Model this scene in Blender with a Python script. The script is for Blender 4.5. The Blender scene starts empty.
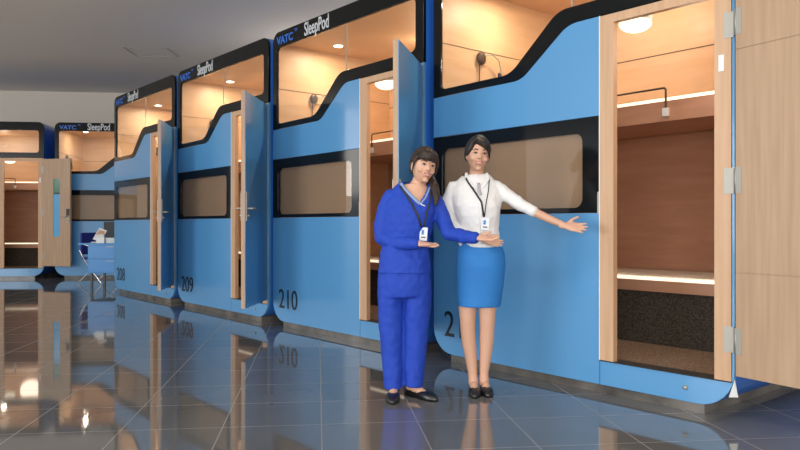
import bpy, bmesh, math, random
from mathutils import Vector, Matrix, noise
random.seed(7)
SC = bpy.context.scene
COL = SC.collection
R = math.radians
# ------------------------------------------------------------------ camera
cam_d = bpy.data.cameras.new('camera'); cam = bpy.data.objects.new('camera', cam_d); COL.objects.link(cam)
cam.location = (0, 0, 1.06); cam.rotation_euler = (R(90), 0, 0)
cam_d.sensor_width = 36; cam_d.lens = 32.4; cam_d.clip_start = 0.05; cam_d.clip_end = 200
SC.camera = cam
# ------------------------------------------------------------------ world, large lights, exposure
w = bpy.data.worlds.new('hall_world'); SC.world = w; w.use_nodes = True
w.node_tree.nodes['Background'].inputs[0].default_value = (0.86, 0.93, 1.0, 1)
w.node_tree.nodes['Background'].inputs[1].default_value = 1.15
def area(name, loc, rot, sx, sy, power, color, parent=None):
    l = bpy.data.lights.new(name, 'AREA'); l.shape = 'RECTANGLE'; l.size = sx; l.size_y = sy
    l.energy = power; l.color = color
    o = bpy.data.objects.new(name, l); o.location = loc; o.rotation_euler = [R(a) for a in rot]
    COL.objects.link(o)
    if parent: o.parent = parent
    return o
# window front of the hall, far to the left and behind the viewer
area('window_light_left', (-13, -3.5, 2.1), (90, 0, -90), 9, 3.0, 1000, (0.93, 0.97, 1.0))
area('window_light_rear', (-1, -9, 2.3), (90, 0, 0), 14, 3.0, 1080, (1.0, 0.98, 0.95))
def omni(name, loc, power, rad=.15, color=(1.0, 0.95, 0.88)):
    l = bpy.data.lights.new(name, 'POINT'); l.energy = power; l.shadow_soft_size = rad; l.color = color
    o = bpy.data.objects.new(name, l); COL.objects.link(o); o.location = loc
# unseen point lights added to brighten the ceiling: left of frame, behind the pods
omni('ceiling_fill_left', (-12.0, 9.5, 2.9), 260, 1.1)
for q in (2.5, 6.2, 9.9): omni('ceiling_fill_back', (2.976*1.75 - .642*q, 2.492*1.75 + .767*q, 3.15), 45, .35)
area('ceiling_lamp_row', (0.2, 1.8, 3.98), (0, 0, -50), 4.0, 0.5, 50, (1.0, 0.97, 0.92))
SC.view_settings.view_transform = 'Standard'; SC.view_settings.look = 'None'
SC.view_settings.exposure = -0.08; SC.view_settings.gamma = 1.0; SC.view_settings.use_curve_mapping = False

# ------------------------------------------------------------------ materials
def mat(name, color, rough=0.5, metal=0.0, coat=0.0, emit=None, es=0.0, ior=1.5, alpha=1.0):
    m = bpy.data.materials.new(name); m.use_nodes = True
    b = m.node_tree.nodes['Principled BSDF']
    b.inputs['Base Color'].default_value = (*color, 1); b.inputs['Roughness'].default_value = rough
    b.inputs['Metallic'].default_value = metal; b.inputs['IOR'].default_value = ior
    b.inputs['Coat Weight'].default_value = coat; b.inputs['Coat Roughness'].default_value = 0.08
    if emit: b.inputs['Emission Color'].default_value = (*emit, 1); b.inputs['Emission Strength'].default_value = es
    return m
def noisy(m, c1, c2, scale=(1,1,1), detail=4, nscale=5.0, bump=0.0, p0=0.35, p1=0.65):
    nt = m.node_tree; N = nt.nodes; L = nt.links; b = N['Principled BSDF']
    tc = N.new('ShaderNodeTexCoord'); mp = N.new('ShaderNodeMapping'); mp.inputs['Scale'].default_value = scale
    no = N.new('ShaderNodeTexNoise'); no.inputs['Scale'].default_value = nscale; no.inputs['Detail'].default_value = detail
    cr = N.new('ShaderNodeValToRGB'); cr.color_ramp.elements[0].position = p0; cr.color_ramp.elements[1].position = p1
    cr.color_ramp.elements[0].color = (*c1, 1); cr.color_ramp.elements[1].color = (*c2, 1)
    L.new(tc.outputs['Object'], mp.inputs[0]); L.new(mp.outputs[0], no.inputs['Vector'])
    L.new(no.outputs['Fac'], cr.inputs[0]); L.new(cr.outputs[0], b.inputs['Base Color'])
    if bump:
        bp = N.new('ShaderNodeBump'); bp.inputs['Strength'].default_value = bump; bp.inputs['Distance'].default_value = 0.004
        L.new(no.outputs['Fac'], bp.inputs['Height']); L.new(bp.outputs[0], b.inputs['Normal'])
    return m
def wood(name, c1, c2, scale=(3, 3, 40), nscale=1.0, rough=0.45):
    return noisy(mat(name, c1, rough), c1, c2, scale, 6, nscale, 0.02, 0.3, 0.7)
M = {}
M['blue'] = mat('blue_panel_paint', (0.092, 0.30, 0.57), 0.34, 0, 0.35)
M['shell'] = mat('blue_shell_paint', (0.03, 0.17, 0.62), 0.3, 0, 0.3)
M['black'] = mat('gloss_black_panel', (0.006, 0.007, 0.008), 0.12, 0, 0.0, ior=1.36)
M['wood_in'] = wood('interior_wood', (0.72, 0.455, 0.26), (0.65, 0.39, 0.21), (2, 2, 14), 1.0)
M['wood_frame'] = wood('door_frame_wood', (0.62, 0.39, 0.235), (0.53, 0.32, 0.18), (30, 30, 1.5), 1.2)
M['wood_door'] = wood('door_wood', (0.50, 0.335, 0.21), (0.41, 0.26, 0.16), (26, 26, 1.4), 1.2)
M['wood_dark'] = wood('reddish_bunk_wood', (0.56, 0.30, 0.19), (0.46, 0.23, 0.14), (2, 2, 14), 1.0)
M['groove'] = mat('panel_joint', (0.10, 0.07, 0.05), 0.7)
M['carpet'] = noisy(mat('brown_speckled_carpet', (0.2, 0.12, 0.07), 0.95), (0.10, 0.06, 0.035), (0.32, 0.23, 0.16), (1, 1, 1), 3, 120, 0.3)
M['carpet_dark'] = noisy(mat('dark_speckled_carpet', (0.05, 0.04, 0.03), 0.95), (0.02, 0.016, 0.013), (0.09, 0.07, 0.05), (1, 1, 1), 3, 110, 0.3)
M['blind'] = mat('brown_roller_blind', (0.52, 0.34, 0.20), 0.8)
M['steel'] = mat('brushed_steel', (0.42, 0.40, 0.35), 0.5, 0.55)
M['chrome'] = mat('chrome', (0.85, 0.85, 0.85), 0.12, 1.0)
M['rail'] = mat('dark_rail_metal', (0.09, 0.06, 0.045), 0.4, 0.6)
M['white'] = mat('white_plastic', (0.8, 0.8, 0.78), 0.4)
M['letter_white'] = mat('silver_white_letter', (0.62, 0.64, 0.66), 0.4)
M['letter_blue'] = mat('blue_letter', (0.03, 0.16, 0.62), 0.35)
M['ink'] = mat('black_number_ink', (0.012, 0.012, 0.018), 0.45)
M['sheet'] = mat('white_bedding', (0.85, 0.80, 0.70), 0.8)
M['led'] = mat('led_strip_glow', (1, 0.9, 0.75), 0.5, emit=(1.0, 0.84, 0.62), es=1.15)
M['lens'] = mat('lens_glow', (1, 0.95, 0.85), 0.4, emit=(1.0, 0.9, 0.72), es=9.0)
M['lampglow'] = mat('lamp_glow', (1, 0.95, 0.85), 0.4, emit=(1.0, 0.88, 0.66), es=1.6)
M['black_plastic'] = mat('black_plastic', (0.02, 0.02, 0.022), 0.4)
M['rubber'] = mat('dark_rubber', (0.02, 0.02, 0.02), 0.7)
M['plinth'] = noisy(mat('grey_marbled_plinth', (0.2, 0.18, 0.16), 0.18), (0.06, 0.055, 0.05), (0.17, 0.15, 0.13), (1, 1, 1), 5, 4)
M['ceil'] = mat('matt_ceiling_paint', (0.80, 0.73, 0.66), 0.9)
M['wall'] = mat('warm_grey_wall_paint', (0.62, 0.56, 0.49), 0.85)
M['desk'] = mat('blue_desk_laminate', (0.06, 0.27, 0.62), 0.35)
M['navy'] = mat('navy_upholstery', (0.008, 0.02, 0.22), 0.7)
M['paper'] = mat('printed_card', (0.7, 0.72, 0.72), 0.6)
M['orange_paper'] = mat('tan_card', (0.6, 0.35, 0.2), 0.6)
# pane glass: clear pane that lets light through and mirrors a little
def glass(name, tint, spec=1.0):
    m = bpy.data.materials.new(name); m.use_nodes = True; nt = m.node_tree; N = nt.nodes; L = nt.links
    N.remove(N['Principled BSDF'])
    t = N.new('ShaderNodeBsdfTransparent'); t.inputs[0].default_value = (*tint, 1)
    g = N.new('ShaderNodeBsdfGlossy'); g.inputs['Roughness'].default_value = 0.02
    f = N.new('ShaderNodeFresnel'); ge = N.new('ShaderNodeNewGeometry'); mi = N.new('ShaderNodeMapRange')
    mi.inputs['To Min'].default_value = 1.45; mi.inputs['To Max'].default_value = 1/1.45   # keeps the inner side from mirroring totally
    L.new(ge.outputs['Backfacing'], mi.inputs['Value']); L.new(mi.outputs[0], f.inputs[0])
    x = N.new('ShaderNodeMixShader'); L.new(f.outputs[0], x.inputs[0]); L.new(t.outputs[0], x.inputs[1]); L.new(g.outputs[0], x.inputs[2])
    L.new(x.outputs[0], N['Material Output'].inputs[0]); return m
M['glass'] = glass('clear_pane_glass', (0.96, 0.97, 0.96))
M['tint'] = glass('tinted_pane_glass', (0.88, 0.87, 0.86))
# floor tiles
def floor_mat():
    m = mat('polished_grey_tile', (0.05, 0.055, 0.06), 0.05, ior=1.75); nt = m.node_tree; N = nt.nodes; L = nt.links
    b = N['Principled BSDF']; tc = N.new('ShaderNodeTexCoord'); sp = N.new('ShaderNodeSeparateXYZ'); L.new(tc.outputs['Object'], sp.inputs[0])
    def mth(op, a, bb=None):
        n = N.new('ShaderNodeMath'); n.operation = op
        for i, v in enumerate((a, bb)):
            if v is None: continue
            if isinstance(v, (int, float)): n.inputs[i].default_value = v
            else: L.new(v, n.inputs[i])
        return n.outputs[0]
    us = mth('DIVIDE', mth('ADD', sp.outputs[0], -0.018), 0.515); vs = mth('DIVIDE', mth('ADD', sp.outputs[1], -0.35), 0.50)
    def line(v, wd):
        f = mth('SUBTRACT', mth('FRACT', v), 0.5); return mth('GREATER_THAN', mth('ABSOLUTE', f), 0.5 - wd)
    g = mth('MAXIMUM', line(us, 0.0055), line(vs, 0.0055))
    cid = N.new('ShaderNodeCombineXYZ'); L.new(mth('FLOOR', us), cid.inputs[0]); L.new(mth('FLOOR', vs), cid.inputs[1])
    wn = N.new('ShaderNodeTexWhiteNoise'); wn.noise_dimensions = '3D'; L.new(cid.outputs[0], wn.inputs['Vector'])
    no = N.new('ShaderNodeTexNoise'); no.inputs['Scale'].default_value = 2.5; no.inputs['Detail'].default_value = 6; L.new(tc.outputs['Object'], no.inputs['Vector'])
    v = mth('ADD', mth('MULTIPLY', wn.outputs[0], 0.25), mth('MULTIPLY', no.outputs['Fac'], 0.75))
    cr = N.new('ShaderNodeValToRGB'); cr.color_ramp.elements[0].position = 0.25; cr.color_ramp.elements[1].position = 0.75
    cr.color_ramp.elements[0].color = (0.145, 0.145, 0.142, 1); cr.color_ramp.elements[1].color = (0.185, 0.185, 0.18, 1)
    L.new(v, cr.inputs[0])
    mx = N.new('ShaderNodeMix'); mx.data_type = 'RGBA'; L.new(g, mx.inputs[0]); L.new(cr.outputs[0], mx.inputs[6]); mx.inputs[7].default_value = (0.34, 0.33, 0.31, 1)
    L.new(mx.outputs[2], b.inputs['Base Color'])
    L.new(mth('ADD', mth('MULTIPLY', g, 0.4), 0.045), b.inputs['Roughness'])
    return m
M['floor'] = floor_mat()

# ------------------------------------------------------------------ mesh helpers
def link(name, me, m, parent=None, loc=None, rot=None):
    o = bpy.data.objects.new(name, me); COL.objects.link(o)
    for mm in (m if isinstance(m, (list, tuple)) else [m]):
        me.materials.append(mm)
    if parent: o.parent = parent
    if loc: o.location = loc
    if rot: o.rotation_euler = rot
    return o
def empty(name, loc, rz=0):
    o = bpy.data.objects.new(name, None); COL.objects.link(o); o.empty_display_size = 0.1
    o.location = loc; o.rotation_euler = (0, 0, rz); return o
def tag(o, label=None, cat=None, group=None, kind=None):
    if label: o['label'] = label
    if cat: o['category'] = cat
    if group: o['group'] = group
    if kind: o['kind'] = kind
    return o
def tomesh(bm, name='mesh', smooth=False):
    me = bpy.data.meshes.new(name); bm.normal_update(); bm.to_mesh(me); bm.free()
    if smooth:
        for p in me.polygons: p.use_smooth = True
    return me
def bx(bm, x0, x1, y0, y1, z0, z1, bev=0.0, mi=0):
    vs = [bm.verts.new((x, y, z)) for x in (x0, x1) for y in (y0, y1) for z in (z0, z1)]
    fs = []
    for f in ((0,1,3,2), (4,6,7,5), (0,4,5,1), (2,3,7,6), (0,2,6,4), (1,5,7,3)):
        fc = bm.faces.new([vs[i] for i in f]); fc.material_index = mi; fs.append(fc)
    bmesh.ops.recalc_face_normals(bm, faces=fs)
    if bev > 0:
        es = list({e for f in fs for e in f.edges})
        bmesh.ops.bevel(bm, geom=es, offset=bev, segments=2, profile=0.6, affect='EDGES')
def boxm(*a, bev=0.0):
    bm = bmesh.new(); bx(bm, *a, bev=bev); return tomesh(bm)
def frame_from(d, hint=Vector((0, 0, 1))):
    d = d.normalized()
    a = hint - d * hint.dot(d)
    if a.length < 1e-4: a = Vector((1, 0, 0)) - d * d.x
    a.normalize(); b = d.cross(a); return a, b
def tube(bm, pts, rads, n=16, hint=Vector((0, 0, 1)), mi=0, cap=True):
    """lofted limb: pts list of Vector, rads list of r or (r along hint, r across)"""
    pts = [Vector(p) for p in pts]; rads = [(r, r) if isinstance(r, (int, float)) else r for r in rads]
    P, Q = [], []
    k = len(pts)
    rings = []
    def dirat(i):
        if i == 0: return pts[1] - pts[0]
        if i == k-1: return pts[-1] - pts[-2]
        return (pts[i+1]-pts[i]).normalized() + (pts[i]-pts[i-1]).normalized()
    spec = []
    if cap:
        d = dirat(0).normalized(); r = min(rads[0])
        for t in (0.2, 0.6, 0.88): spec.append((pts[0] - d*r*math.sqrt(1-t*t)*0.8, d, (rads[0][0]*t, rads[0][1]*t)))
    for i in range(k): spec.append((pts[i], dirat(i).normalized(), rads[i]))
    if cap:
        d = dirat(k-1).normalized(); r = min(rads[-1])
        for t in (0.88, 0.6, 0.2): spec.append((pts[-1] + d*r*math.sqrt(1-t*t)*0.8, d, (rads[-1][0]*t, rads[-1][1]*t)))
    a = None
    for (p, d, r) in spec:
        if a is None or (a - d*a.dot(d)).length < .05: a, b = frame_from(d, hint)
        else: a = (a - d*a.dot(d)).normalized(); b = d.cross(a)
        rings.append([bm.verts.new(p + a*(r[0]*math.cos(2*math.pi*j/n)) + b*(r[1]*math.sin(2*math.pi*j/n))) for j in range(n)])
    fs = []
    for i in range(len(rings)-1):
        for j in range(n):
            fs.append(bm.faces.new((rings[i][j], rings[i][(j+1) % n], rings[i+1][(j+1) % n], rings[i+1][j])))
    fs.append(bm.faces.new(rings[0][::-1])); fs.append(bm.faces.new(rings[-1]))
    for f in fs: f.material_index = mi; f.smooth = True
    bmesh.ops.recalc_face_normals(bm, faces=fs)
def loft_h(bm, rings, n=28, power=2.0, wr=0.0, seed=0):
    """horizontal rings (cx, cy, z, rx, ry) bottom to top"""
    rr = []
    for (cx, cy, z, rx, ry) in rings:
        ring = []
        for j in range(n):
            t = 2*math.pi*j/n; c, s = math.cos(t), math.sin(t)
            q = (abs(c)**power + abs(s)**power) ** (-1.0/power)
            v = Vector((cx + rx*c*q, cy + ry*s*q, z))
            ring.append(bm.verts.new(v))
        rr.append(ring)
    fs = []
    for i in range(len(rr)-1):
        for j in range(n): fs.append(bm.faces.new((rr[i][j], rr[i][(j+1) % n], rr[i+1][(j+1) % n], rr[i+1][j])))
    fs.append(bm.faces.new(rr[0][::-1])); fs.append(bm.faces.new(rr[-1]))
    for f in fs: f.smooth = True
    bmesh.ops.recalc_face_normals(bm, faces=fs)
def ellipsoid(bm, c, r, rot=None, n=20, mi=0, fn=None):
    g = bmesh.ops.create_uvsphere(bm, u_segments=n, v_segments=max(8, n//2+2), radius=1.0)
    for v in g['verts']:
        p = Vector(v.co)
        if fn: p = fn(p)
        p = Vector((p.x*r[0], p.y*r[1], p.z*r[2]))
        if rot: p = rot @ p
        v.co = p + Vector(c)
    for f in {f for v in g['verts'] for f in v.link_faces}: f.smooth = True; f.material_index = mi
def remesh(bm, voxel, smooth=2, wrinkle=0.0, wscale=14, seed=0.0):
    me = tomesh(bm); o = bpy.data.objects.new('tmp', me); COL.objects.link(o)
    md = o.modifiers.new('r', 'REMESH'); md.mode = 'VOXEL'; md.voxel_size = voxel; md.use_smooth_shade = True
    if smooth:
        s = o.modifiers.new('s', 'SMOOTH'); s.iterations = smooth; s.factor = 0.5
    dg = bpy.context.evaluated_depsgraph_get(); dg.update()
    out = bpy.data.meshes.new_from_object(o.evaluated_get(dg))
    bpy.data.objects.remove(o)
    if wrinkle:
        nv = [v.normal.copy() for v in out.vertices]
        for v, n_ in zip(out.vertices, nv):
            p = v.co
            k = noise.noise(Vector((p.x*wscale+seed, p.y*wscale, p.z*wscale*0.55))) + 0.5*noise.noise(Vector((p.x*wscale*2.3, p.y*wscale*2.3+seed, p.z*wscale*2.0)))
            v.co = p + n_*k*wrinkle
    for p in out.polygons: p.use_smooth = True
    return out
def rpoly(corners, seg=8):
    """corners: (x, z, r) -> rounded outline points"""
    out = []; k = len(corners)
    for i in range(k):
        p = Vector(corners[i][:2]); r = corners[i][2] if len(corners[i]) > 2 else 0
        a = Vector(corners[i-1][:2]) - p; b = Vector(corners[(i+1) % k][:2]) - p
        if r <= 0: out.append((p.x, p.y)); continue
        la, lb = a.length, b.length; a.normalize(); b.normalize()
        ang = a.angle(b); t = min(r/math.tan(ang/2), la*0.49, lb*0.49); rr = t*math.tan(ang/2)
        c = p + (a+b).normalized() * (rr/math.sin(ang/2))
        v0 = p + a*t - c; v1 = p + b*t - c
        a0 = math.atan2(v0.y, v0.x); a1 = math.atan2(v1.y, v1.x); d = a1 - a0
        while d > math.pi: d -= 2*math.pi
        while d < -math.pi: d += 2*math.pi
        for s in range(seg+1):
            q = a0 + d*s/seg; out.append((c.x + rr*math.cos(q), c.y + rr*math.sin(q)))
    return out
def panel(outlines, y0, y1, bev=0.0):
    """outlines: list of closed (x,z) outlines, holes inside the first; slab between y0 and y1"""
    cu = bpy.data.curves.new('c', 'CURVE'); cu.dimensions = '2D'; cu.fill_mode = 'BOTH'
    t = (y1-y0)/2; cu.extrude = t - bev; cu.bevel_depth = bev; cu.bevel_resolution = 1; cu.offset = -bev
    for ol in outlines:
        s = cu.splines.new('POLY'); s.points.add(len(ol)-1)
        for p, q in zip(s.points, ol): p.co = (q[0], q[1], 0, 1)
        s.use_cyclic_u = True
    o = bpy.data.objects.new('tmp', cu); COL.objects.link(o)
    dg = bpy.context.evaluated_depsgraph_get(); dg.update()
    me = bpy.data.meshes.new_from_object(o.evaluated_get(dg)); bpy.data.objects.remove(o)
    for v in me.vertices:
        x, y, z = v.co; v.co = (x, (y0+y1)/2 - z, y)
    me.update(); me.materials.clear(); return me
def text(body, size, sx, x, z, y, ext=0.002, tilt=0.0, boldoff=0.0):
    """text lying in the facade plane, reading left to right seen from the front"""
    cu = bpy.data.curves.new('t', 'FONT'); cu.body = body; cu.size = size; cu.extrude = ext; cu.offset = boldoff
    o = bpy.data.objects.new('tmp', cu); COL.objects.link(o)
    dg = bpy.context.evaluated_depsgraph_get(); dg.update()
    me = bpy.data.meshes.new_from_object(o.evaluated_get(dg)); bpy.data.objects.remove(o)
    for v in me.vertices:
        a, b, c = v.co; v.co = (x + a*sx, y - c, z + b)
    me.update(); me.materials.clear(); return me

# ------------------------------------------------------------------ setting
ga = math.atan(82/720)
bm = bmesh.new(); bx(bm, -18, 14, -10, 22, -0.1, 0.0)
tag(link('floor', tomesh(bm), M['floor'], rot=(0, 0, ga)), kind='structure')
tag(link('ceiling', boxm(-18, 14, -10, 22, 4.1, 4.2), M['ceil'], rot=(0, 0, ga)), kind='structure')
tag(link('wall_back', boxm(-18, 14, 17.2, 17.4, 0, 4.1), M['wall'], rot=(0, 0, ga)), kind='structure')
A_ANG = math.atan2(-0.767, 0.642)
tag(link('wall_right', boxm(-14, 7, 4.2, 4.35, 0, 4.1), M['wall'], loc=(2.976, 2.492, 0), rot=(0, 0, A_ANG)), kind='structure')
# access hatch outline in the ceiling
bm = bmesh.new()
for a in ((-4.72, -4.0, 12.30, 12.31), (-4.72, -4.0, 12.98, 12.99), (-4.73, -4.72, 12.30, 12.99), (-4.0, -3.99, 12.30, 12.99)):
    bx(bm, a[0], a[1], a[2], a[3], 4.092, 4.0999)
tag(link('trim_1', tomesh(bm), mat('hatch_joint', (0.3, 0.28, 0.26), 0.8)), kind='structure')

# ------------------------------------------------------------------ sleeping pods
W, TOP, BOT = 2.40, 3.09, 0.055
OUT = [(0, BOT, .21), (W, BOT, .21), (W, TOP, .11), (0, TOP, .11)]
def outline(ins=0.0): return rpoly([(ins, BOT+ins, .21-ins), (W-ins, BOT+ins, .21-ins), (W-ins, TOP-ins, .11-ins*.6), (ins, TOP-ins, .11-ins*.6)])
_c = {}
def cm(key, fn):
    if key not in _c: _c[key] = fn()
    return _c[key]
def ln(name, me, m, parent):
    """link sharing mesh data"""
    o = bpy.data.objects.new(name, me); COL.objects.link(o); o.parent = parent
    if not me.materials:
        for mm in (m if isinstance(m, (list, tuple)) else [m]): me.materials.append(mm)
    return o
def shell_mesh():
    bm = bmesh.new(); ol = outline(0.0); inn = outline(0.035); y0, y1 = 0.032, 1.64
    A = [bm.verts.new((x, y0, z)) for x, z in ol]; B = [bm.verts.new((x, y1, z)) for x, z in ol]
    C = [bm.verts.new((x, y0, z)) for x, z in inn]; D = [bm.verts.new((x, y1-0.035, z)) for x, z in inn]
    n = len(ol)
    for i in range(n):
        j = (i+1) % n
        bm.faces.new((A[i], A[j], B[j], B[i])); bm.faces.new((C[j], C[i], D[i], D[j])); bm.faces.new((A[j], A[i], C[i], C[j]))
    bm.faces.new(B); bm.faces.new(D[::-1])
    bmesh.ops.recalc_face_normals(bm, faces=bm.faces)
    return tomesh(bm)
def lining_mesh():
    bm = bmesh.new()
    bx(bm, .045, .06, .036, 1.56, .20, 2.98); bx(bm, 2.345, 2.36, .036, 1.56, .20, 2.98)
    bx(bm, .045, 2.36, 1.545, 1.56, .20, 2.98); bx(bm, .045, 2.36, .036, 1.56, 2.98, 2.995)
    # thin joints between the wall boards
    for z in (2.45,):
        bx(bm, .061, 2.344, 1.542, 1.5455, z, z+.008, mi=1)
    bx(bm, .0595, .063, .04, 1.54, 2.50, 2.506, mi=1)
    
    return tomesh(bm)
WIN = [(.075, 2.125, .05), (.80, 2.13, .22), (1.22, 2.487, .22), (2.30, 2.487, .05), (2.30, 2.925, .05), (.075, 2.925, .05)]
def door_mesh(w, slot):
    bm = bmesh.new(); z0, z1 = .255, 2.355
    if not slot:
        bx(bm, -w, 0, 0, .031, z0, z1)
        for a, b in ((z0, .803), (.809, 1.991), (1.997, z1)): bx(bm, -w+.001, -.001, .031, .036, a, b)
    else:
        xs = (-w*.64, -w*.41); zs = (.835, 1.96)
        bx(bm, -w, xs[0], 0, .036, z0, z1); bx(bm, xs[1], 0, 0, .036, z0, z1)
        bx(bm, xs[0], xs[1], 0, .036, z0, zs[0]); bx(bm, xs[0], xs[1], 0, .036, zs[1], z1)
    return tomesh(bm)
def lever_mesh(sgn, x):
    bm = bmesh.new(); y0 = -.0145 if sgn < 0 else .0365; y1 = y0 + (.009 if sgn < 0 else .009)
    bx(bm, x-.03, x+.03, min(y0, y1), max(y0, y1), 1.10, 1.38, bev=.003)
    s = -1 if sgn < 0 else 1; yb = y1 if s > 0 else y0
    tube(bm, [(x, yb, 1.22), (x, yb+s*.05, 1.22)], [.010, .010], 10)
    tube(bm, [(x, yb+s*.05, 1.22), (x+.06, yb+s*.055, 1.222), (x+.12, yb+s*.05, 1.218)], [.009, .009, .008], 10)
    tube(bm, [(x, yb, 1.15), (x, yb+s*.012, 1.15)], [.012, .012], 10)
    return tomesh(bm)
def make_pod(loc, rz, label, number=None, door_open=130, door_w=.83, slot=False, dial_lights=1.0, group='blue two-storey sleeping pods', door_x=2.388):
    t = empty('sleeping_pod', loc, rz); tag(t, label, 'sleeping pod', group)
    ln('shell', cm('shell', shell_mesh), M['shell'], t)
    # front skins
    tp = lambda: panel([rpoly([(0, 2.068), (.90, 2.075, .22), (1.30, 2.380, .22), (W, 2.380), (W, TOP, .11), (0, TOP, .11)]), rpoly(WIN)], 0, .03, .003)
    ln('window_panel', cm('top', tp), M['black'], t)
    bp = lambda: panel([rpoly([(0, 1.752), (1.545, 1.752), (1.545, 2.378), (1.302, 2.378, .22), (.902, 2.073, .22), (0, 2.066)])], 0, .03, .003)
    ln('middle_panel', cm('mid', bp), M['blue'], t)
    lb = lambda: panel([rpoly([(0, 1.138), (1.545, 1.138), (1.545, 1.75), (0, 1.75)]), rpoly([(.10, 1.172, .06), (1.415, 1.172, .06), (1.415, 1.655, .06), (.10, 1.655, .06)])], 0, .03, .002)
    ln('lower_window_panel', cm('band', lb), M['black'], t)
    lo = lambda: panel([rpoly([(0, BOT, .21), (1.545, BOT), (1.545, 1.136), (0, 1.136)])], 0, .03, .003)
    ln('lower_panel', cm('low', lo), M['blue'], t)
    sp = lambda: panel([rpoly([(1.549, BOT), (W, BOT, .21), (W, 2.378), (2.385, 2.378), (2.385, .205), (1.549, .205)])], 0, .03, .002)
    s_ = ln('sill_panel', cm('sill', sp), M['blue'], t)
    def lockm():
        b = bmesh.new(); tube(b, [(2.12, .002, .135), (2.12, -.006, .135)], [.014, .014], 14); return tomesh(b)
    ln('lock', cm('lock', lockm), M['steel'], s_)
    # windows
    def g1():
        me = panel([rpoly([(x + (.004 if x > 1 else -.004)*0, z, r) for x, z, r in WIN])], .012, .018); return me
    gl = ln('upper_window', cm('glass', g1), M['glass'], t)
    def gj():
        b = bmesh.new(); bx(b, 1.325, 1.333, .006, .0115, 2.49, 2.925); return tomesh(b)
    ln('pane_joint', cm('joint', gj), M['steel'], gl)
    g2 = lambda: panel([rpoly([(.10, 1.172, .06), (1.415, 1.172, .06), (1.415, 1.655, .06), (.10, 1.655, .06)])], .006, .012)
    lw = ln('lower_window', cm('glass2', g2), M['tint'], t)
    def bl():
        b = bmesh.new(); bx(b, .07, 1.44, .045, .049, 1.14, 1.70)
        return tomesh(b)
    ln('window_blind', cm('blind', bl), M['blind'], t)
    # interior
    ln('interior_lining', cm('lining', lining_mesh), [M['wood_in'], M['groove']], t)
    ln('pod_floor', cm('pf', lambda: boxm(.045, 2.36, .036, 1.56, .185, .205)), M['carpet'], t)
    ln('under_bunk_panel', cm('ub', lambda: boxm(.062, 2.343, .83, .85, .206, .60)), M['carpet_dark'], t)
    def bunk(z0, z1, key):
        b = ln('bunk', cm(key, lambda: boxm(.062, 2.343, .80, 1.541, z0, z1)), M['wood_dark'], t)
        ln('mattress', cm(key+'m', lambda: boxm(.065, 2.34, .83, 1.525, z1+.0005, z1+.03, bev=.01)), M['sheet'], b)
        ln('led_strip', cm(key+'l', lambda: boxm(.065, 2.34, .797, .8195, z1+.0005, z1+.022)), M['led'], b)
    ln('alcove_board', cm('alc', lambda: boxm(.062, 2.343, 1.528, 1.5415, .70, 1.785)), M['wood_dark'], t)
    bunk(.585, .665, 'b1'); bunk(1.79, 1.932, 'b2')
    def railm():
        b = bmesh.new(); y = .786
        tube(b, [(.70, y, 1.84), (.70, y, 2.01), (.712, y, 2.022), (1.535, y, 2.022), (1.547, y, 2.01), (1.547, y, 1.84)], [.008]*6, 8)
        return tomesh(b)
    rl = ln('guard_rail', cm('rail', railm), M['rail'], t)
    for x in (.70, 1.547): ln('rail_clamp', cm(('clamp', x), lambda: boxm(x-.022, x+.022, .772, .799, 1.82, 1.88, bev=.005)), M['white'], rl)
    # vestibule dome lamp on a bracket inside the door frame
    def dome():
        b = bmesh.new(); ellipsoid(b, (1.68, .19, 2.335), (.10, .10, .055), n=20); return tomesh(b)
    def domeb():
        b = bmesh.new(); tube(b, [(1.68, .19, 2.375), (1.68, .19, 2.40)], [.105, .105], 20); bx(b, 1.64, 1.72, .037, .19, 2.385, 2.405); return tomesh(b)
    dl = ln('dome_lamp', cm('domeb', domeb), M['white'], t); ln('lamp_glass', cm('dome', dome), M['lampglow'], dl)
    # ceiling downlight
    def dring():
        b = bmesh.new(); tube(b, [(.42, .55, 2.979), (.42, .55, 2.972)], [.06, .06], 20, cap=False); return tomesh(b)
    def dface():
        b = bmesh.new(); tube(b, [(.42, .55, 2.9715), (.42, .55, 2.966)], [.046, .046], 20, cap=False); return tomesh(b)
    cd = ln('ceiling_downlight', cm('dring', dring), M['white'], t); ln('downlight_lens', cm('dface', dface), M['lens'], cd)
    # reading lamp on the end wall
    def rbase():
        b = bmesh.new(); ellipsoid(b, (.085, .46, 2.44), (.026, .05, .055), n=16)
        tube(b, [(.075, .45, 2.40), (.075, .445, 2.28), (.075, .45, 2.14)], [.004]*3, 8)
        return tomesh(b)
    rb = ln('reading_lamp', cm('rbase', rbase), M['rail'], t)
    def rarm():
        b = bmesh.new(); tube(b, [(.10, .47, 2.46), (.12, .56, 2.475), (.125, .63, 2.44), (.12, .66, 2.36), (.11, .66, 2.30)], [.0055]*5, 8); return tomesh(b)
    ln('lamp_arm', cm('rarm', rarm), M['steel'], rb)
    def rcup():
        b = bmesh.new(); tube(b, [(.105, .66, 2.33), (.10, .665, 2.22)], [.016, .022], 12); return tomesh(b)
    ln('lamp_head', cm('rcup', rcup), M['black_plastic'], rb)
    # door frame
    def frm():
        b = bmesh.new()
        bx(b, 1.553, 1.650, -.006, .035, .212, 2.372); bx(b, 2.290, 2.383, -.006, .035, .212, 2.372)
        bx(b, 1.6505, 2.2895, -.006, .035, 2.318, 2.372); return tomesh(b)
    fr = ln('door_frame', cm('frame', frm), M['wood_frame'], t)
    def thr():
        b = bmesh.new(); bx(b, 1.553, 2.383, -.010, .10, .2055, .2115); return tomesh(b)
    ln('threshold', cm('thr', thr), M['rubber'], fr)
    ln('frame_seal', cm('seal', lambda: boxm(1.5465, 1.5525, -.008, .03, .212, 2.376)), M['white'], fr)
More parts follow.
